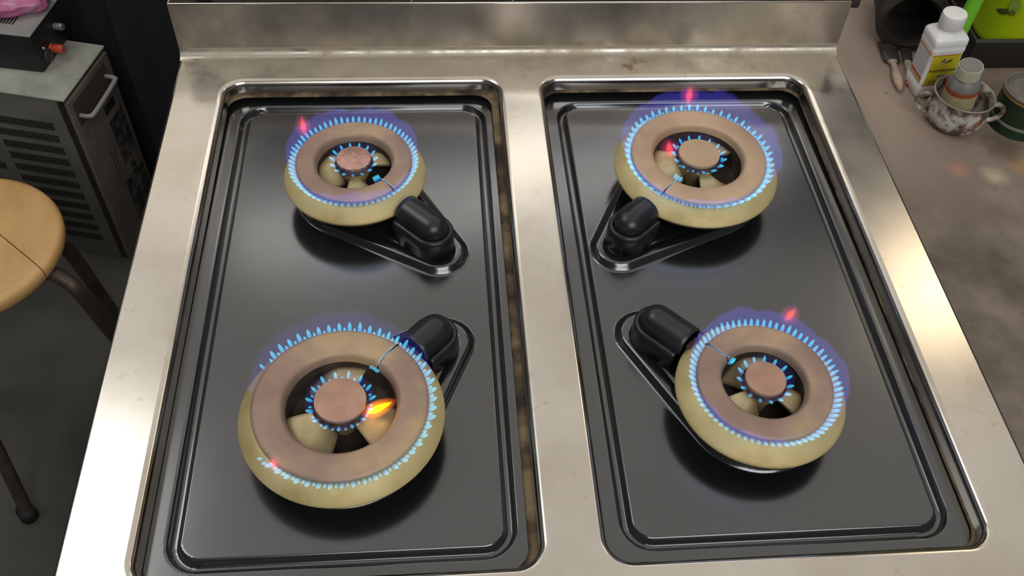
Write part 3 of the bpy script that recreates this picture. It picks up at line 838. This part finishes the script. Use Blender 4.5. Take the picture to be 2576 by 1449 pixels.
box('label_patch', (.0015, -.0176, .0335), (.013, .0003, .0045), plain('label_cream', (.62, .55, .32), .5), lab)
# round emblem with a leaf
lathe('emblem', [(0, .0003), (.0042, .0003), (.0042, 0)], plain('emblem_tan', (.50, .43, .22), .5), lab, 24, loc=(-.0015, -.0176, .0545), rot=(PI/2, 0, 0))
def leaf():
    pts = [(0, 0), (.003, .0014), (.0055, .0040), (.0088, .0042), (.0084, .0012), (.0050, -.0002), (.0020, -.0012)]
    v = [(x, 0, z) for x, z in pts]+[(x, .0004, z) for x, z in pts]; n = len(pts)
    f = [tuple(range(n))[::-1], tuple(range(n, 2*n))]+[(i, (i+1) % n, n+(i+1) % n, n+i) for i in range(n)]
    link('emblem_leaf', mesh('leaf', v, f), plain('leaf_green', (.08, .16, .015), .5), lab, False, (-.0015, -.0182, .0540))
    pts = [(0, 0), (.0018, .0004), (.0040, .0038), (.0030, .0058), (.0012, .0050), (.0002, .0026)]
    v = [(x, 0, z) for x, z in pts]+[(x, .0004, z) for x, z in pts]; n = len(pts)
    f = [tuple(range(n))[::-1], tuple(range(n, 2*n))]+[(i, (i+1) % n, n+(i+1) % n, n+i) for i in range(n)]
    link('emblem_shape', mesh('shape', v, f), plain('emblem_brown', (.25, .15, .03), .5), lab, False, (-.0045, -.0182, .0540))
leaf()
def text(body, size, m, parent, loc, rot):
    cu = bpy.data.curves.new('lettering', 'FONT'); cu.body = body; cu.size = size; cu.extrude = .00012; cu.offset = .00010; cu.align_x = 'CENTER'
    tmp = bpy.data.objects.new('lettering_tmp', cu); col.objects.link(tmp)
    bpy.context.view_layer.update()
    me = bpy.data.meshes.new_from_object(tmp.evaluated_get(bpy.context.evaluated_depsgraph_get()))
    bpy.data.objects.remove(tmp)
    me.materials.clear()
    return link('lettering', me, m, parent, False, loc, rot)
ink = plain('label_ink', (.07, .055, .04), .5)
text('NANOCLENE', .0052, ink, lab, (.0005, -.0177, .0400), (PI/2, 0, 0))
text('500 ML', .0034, ink, lab, (.0015, -.0178, .0323), (PI/2, 0, 0))

# enamel mug
mx, my = .5015, -.0830
mug = empty('enamel_mug', (mx, my, CZ)); tag(mug, 'chipped white enamel mug with two ear handles and rusty patches', 'mug')
def enam():
    m, nt, b = mat('chipped_enamel', (.5, .48, .42), .5)
    f = noise(nt, 55, 5, .6); q = noise(nt, 38, 4)
    c = ramp(nt, f, [(.42, (.10, .07, .055)), (.49, (.28, .23, .19)), (.55, (.50, .50, .43)), (.75, (.56, .55, .48))])
    c = mixc(nt, ramp(nt, q, [(.60, g(0)), (.64, g(.9))]), c, (.26, .055, .03))
    nt.links.new(c, b.inputs['Base Color']); bump(nt, b, f, .3, .001); return m
em = enam()
lathe('cup', [(0, 0), (.022, 0), (.027, .002), (.0315, .009), (.0335, .017), (.0330, .026), (.0318, .033), (.0322, .0385), (.0338, .0405), (.0338, .0415), (.0322, .0415), (.0308, .039), (.0305, .033), (.0318, .026), (.0322, .017), (.0300, .009), (.0255, .0035), (0, .0025)], em, mug, 56, sharp=60)
lathe('rim', [(.0334, .0402), (.0343, .0410), (.0343, .0420), (.0330, .0424), (.0318, .0416)], plain('worn_rim', (.30, .27, .24), .4, .5), mug, 56)
for a in (168, -18):
    h = [polar(.0325, a, .034), polar(.041, a, .035), polar(.047, a, .029), polar(.0455, a, .020), polar(.040, a, .014), polar(.0325, a, .012)]
    tube('handle', h, .0029, em, mug, 8, 5)

# small bottle inside the mug
sb = empty('small_bottle', (mx-.001, my+.003, CZ+.0075)); tag(sb, 'small clear medicine bottle with a cream cap standing in the enamel mug', 'bottle')
rot_tilt(sb, 4, -8, 0); sb.scale = (1, 1, 1.1)
glassy = noisy('dusty_bottle_plastic', [(.3, (.13, .13, .12)), (.7, (.23, .225, .21))], 60, .45)
lathe('body', [(0, 0), (.0165, 0), (.0178, .0015), (.0178, .043), (.0170, .048), (.0140, .0525), (.0115, .0545), (.0110, .057)], glassy, sb, 40)
lathe('cap', [(.0128, .0555), (.0132, .056), (.0132, .0675), (.0126, .069), (0, .0694)], noisy('cream_cap', [(.3, (.42, .40, .28)), (.7, (.52, .50, .37))], 40, .5), sb, 36)
lathe('cap_top', [(.0118, .0690), (.0112, .0699), (0, .0700)], plain('grey_cap_top', (.20, .19, .17), .6), sb, 30)
lathe('label', [(.0178, .012), (.0182, .012), (.0182, .0435), (.0178, .0435)], noisy('tan_label', [(.3, (.36, .28, .14)), (.6, (.50, .42, .25)), (.8, (.30, .17, .05))], 50, .55), sb, 40)
lathe('label_stripe', [(.0181, .0395), (.0185, .0395), (.0185, .0445), (.0181, .0445)], plain('stripe_red', (.36, .07, .03), .5), sb, 40)
a0 = math.radians(-125)
box('label_print', (.0182*math.cos(a0), .0182*math.sin(a0), .0325), (.0012, .014, .010), plain('print_dark_brown', (.16, .08, .02), .6), sb, 0, (0, 0, a0))
box('label_dot', (.0186*math.cos(-1.75), .0186*math.sin(-1.75), .0225), (.002, .002, .002), plain('dot_green', (.35, .60, .05), .5), sb, .0006)

# green paint can
cn = empty('paint_can', (.5785, -.0870, CZ)); tag(cn, 'small dark green paint can with a grey metal lid', 'can')
green = noisy('green_can_paint', [(.3, (.008, .018, .008)), (.52, (.012, .042, .016)), (.64, (.03, .055, .028)), (.76, (.15, .18, .12))], 46, .45, 0, 0, stretch=(1, 1, .25))
greym = noisy('dull_lid_metal', [(.3, (.14, .12, .105)), (.7, (.22, .195, .175))], 40, .5, .5)
lathe('body', [(0, 0), (.0315, 0), (.0325, .0012), (.0320, .003), (.0320, .046), (.0326, .048)], green, cn, 48)
lathe('top_rim', [(.0322, .0465), (.0335, .0480), (.0335, .0498), (.0318, .0505), (.0295, .0498), (.0285, .0480)], greym, cn, 48)
lathe('lid', [(.0286, .0480), (.0270, .0490), (.0258, .0490), (.0250, .0474), (0, .0470)], greym, cn, 48)
lathe('band', [(.0321, .0115), (.0328, .0120), (.0328, .0150), (.0321, .0155)], plain('pale_band', (.20, .20, .165), .55), cn, 48)
lathe('band', [(.0321, .0435), (.0326, .0437), (.0326, .0462), (.0321, .0464)], plain('ochre_band', (.30, .19, .05), .55), cn, 48)

# dark box holding the neon container
bx_ = empty('dark_box', (.640, .085, CZ)); tag(bx_, 'low dark grimy open box behind the paint can', 'box')
dk = noisy('grimy_dark_plastic', [(.3, (.008, .006, .005)), (.6, (.018, .014, .011)), (.8, (.045, .034, .024))], 18, .6)
box('floor_panel', (0, 0, .002), (.165, .135, .004), dk, bx_)
for y in (-.068, .068): box('side_wall', (0, y, .020), (.170, .004, .040), dk, bx_, .001)
for x in (-.083, .083): box('side_wall', (x, 0, .020), (.004, .132, .040), dk, bx_, .001)
box('front_lip', (0, -.0695, .0395), (.174, .006, .004), plain('lip_grey', (.035, .034, .034), .5), bx_, .001)

ne = empty('neon_container', (.642, .076, CZ+.0045)); tag(ne, 'neon yellow-green plastic container with dark leaf marks standing in the dark box', 'container')
m, nt, b = mat('neon_green_plastic', (.50, .68, .01), .35)
nt.links.new(ramp(nt, noise(nt, 12, 3), [(.35, (.55, .72, .012)), (.6, (.64, .82, .015)), (.8, (.52, .80, .05))]), b.inputs['Base Color'])
lathe('shell', [(0, 0), (.046, 0), (.051, .004), (.053, .012), (.0555, .150), (.057, .152), (.0555, .154), (.0525, .150), (.050, .012), (0, .006)], m, ne, 64, sharp=60)
darkleaf = plain('leaf_print_dark', (.05, .075, .012), .5)
def wrapped(name, cx_deg, cz_, shape, m_, r=.0535):
    v = []
    for lay in (.0002, .0010):
        for x, z in shape:
            a = math.radians(cx_deg)+x/r; rr = r+lay+(cz_+z)*.018; v.append((rr*math.cos(a), rr*math.sin(a), cz_+z))
    n = len(shape); f = [tuple(range(n))[::-1], tuple(range(n, 2*n))]+[(i, (i+1) % n, n+(i+1) % n, n+i) for i in range(n)]
    link(name, mesh(name, v, f), m_, ne, False)
lf = [(-.011, -.004), (-.004, .001), (.004, .005), (.012, .008), (.009, .002), (.003, -.003), (-.004, -.006)]
for dg, zz in ((-88, .085), (-84, .058), (-90, .036), (-150, .055)): wrapped('leaf_print', dg, zz, lf, darkleaf)
ovl = [(.0065*math.cos(2*PI*k/14), .0105*math.sin(2*PI*k/14)) for k in range(14)]
wrapped('oval_print', -141, .066, ovl, plain('print_pale_green', (.26, .38, .05), .5))
wrapped('oval_print', -140, .058, [(x*.5, z*.35) for x, z in ovl], plain('print_brown_green', (.14, .13, .01), .5))

# ribbed green tube standing behind the bottle
rt = empty('ribbed_tube', (.5225, .0075, CZ)); tag(rt, 'bright green ribbed plastic tube standing beside the white bottle', 'tube')
prof = [(0, 0), (.0075, 0)]
for k in range(60): prof += [(.0078, .002+.0028*k), (.0084, .0030+.0028*k), (.0084, .0040+.0028*k)]
prof += [(.0078, .171), (0, .171)]
lathe('ribbed_sleeve', prof, plain('bright_green_plastic', (.19, .56, .03), .42), rt, 28, sharp=0)
lathe('end_cap', [(0, .176), (.0070, .176), (.0074, .170), (0, .170)], plain('green_end', (.15, .45, .03), .5), rt, 24)

# dark pot lying on its side with brushes in it
pot = empty('dark_pot', (.487, .052, CZ)); tag(pot, 'dark sooty pot lying on its side behind the paint brushes', 'pot')
pm = noisy('grimy_brown_pot', [(.3, (.012, .009, .006)), (.55, (.030, .022, .016)), (.8, (.075, .058, .042))], 22, .7, 0, .3)
lathe('body', [(0, -.105), (.036, -.105), (.0395, -.100), (.041, -.02), (.0425, -.003), (.042, 0), (.034, .001), (.0325, -.003), (.033, -.095), (0, -.097)], pm, pot, 48,
      loc=(0, 0, .0425), rot=(PI/2, 0, math.radians(-14)), sharp=60)
lathe('inner_cup', [(.0325, -.002), (.0300, -.004), (.0290, -.060), (0, -.062)], MAT['dark_in'], pot, 40, loc=(0, 0, .0425), rot=(PI/2, 0, math.radians(-14)))

def brush(name, label, pts, widths, th, m, tip_m, fer):
    root = empty(name, pts[-1]); tag(root, label, 'brush', 'paint brushes on the cement counter')
    o0 = Vector(pts[-1]); v, f = [], []
    P_ = [Vector(p)-o0 for p in spline(pts, 6)]; n = len(P_)
    nw = len(widths)
    for i, p in enumerate(P_):
        t = (P_[min(i+1, n-1)]-P_[max(i-1, 0)]).normalized(); s = Vector((-t.y, t.x, 0)).normalized()
        q = i/(n-1)*(nw-1); k = min(int(q), nw-2); wv = widths[k]+(widths[k+1]-widths[k])*(q-k)
        for a in range(10):
            c = 2*PI*a/10; v.append(p+s*(wv*math.cos(c))+Vector((0, 0, th*math.sin(c))))
    for i in range(n-1):
        for a in range(10):
            a2 = (a+1) % 10; f.append((i*10+a, i*10+a2, (i+1)*10+a2, (i+1)*10+a))
    f += [tuple(range(10))[::-1], tuple(range((n-1)*10, n*10))]
    h = link('handle', recalc(mesh('handle', v, f)), m, root)
    if tip_m:
        vv, ff = tube_data([P_[-1]+(P_[-3]-P_[-1])*1.0, P_[-1]+(P_[-1]-P_[-3])*.15], [widths[-1]*1.5, widths[-1]*1.1], 10)
        link('tip', mesh('tip', vv, ff), tip_m, root)
    d = (P_[0]-P_[2]).normalized(); s = Vector((-d.y, d.x, 0)); p = P_[0]; L = fer[0]; wd = fer[1]
    pr = []
    for q, (a, ws, ts) in enumerate(((-.003, .9, 1.), (0, 1., 1.2), (L*.5, 1., 1.2), (L*.5, 1.06, 1.3), (L, 1.1, .8))):
        c = p+d*a; pr.append([c+s*(wd*ws*math.cos(2*PI*k/12))+Vector((0, 0, th*ts*math.sin(2*PI*k/12))) for k in range(12)])
    loft('ferrule', [[tuple(x) for x in r] for r in pr[:3]], fer[2], root)
    loft('bristles', [[tuple(x) for x in r] for r in pr[3:]], plain(name+'_bristle', (.035, .030, .026), .8), root)
    return root
brush('paint_brush', 'flat wooden paint brush with a bare pinkish handle', [(.4668, .028, CZ+.0042), (.4650, .014, CZ+.0042), (.4618, -.006, CZ+.0042), (.4575, -.030, CZ+.0042)],
      [.0085, .0040, .0034, .0050, .0062, .0056, .0020], .0038, noisy('bare_wood', [(.3, (.42, .28, .20)), (.7, (.56, .40, .29))], 60, .6), None, (.034, .0105, noisy('dull_ferrule', [(.3, (.07, .065, .065)), (.7, (.13, .12, .12))], 60, .45, .6)))
brush('paint_brush', 'slim pale paint brush with a red handle tip beside the white bottle', [(.4870, .028, CZ+.0034), (.4835, .014, CZ+.0034), (.4780, -.004, CZ+.0034), (.4715, -.0180, CZ+.0034)],
      [.0050, .0046, .0036, .0030, .0022], .0030, noisy('pale_lacquer', [(.3, (.36, .33, .26)), (.7, (.50, .47, .38))], 80, .5), plain('red_tip', (.62, .06, .09), .45), (.022, .0062, plain('tarnished_ferrule', (.09, .075, .06), .5, .5)))
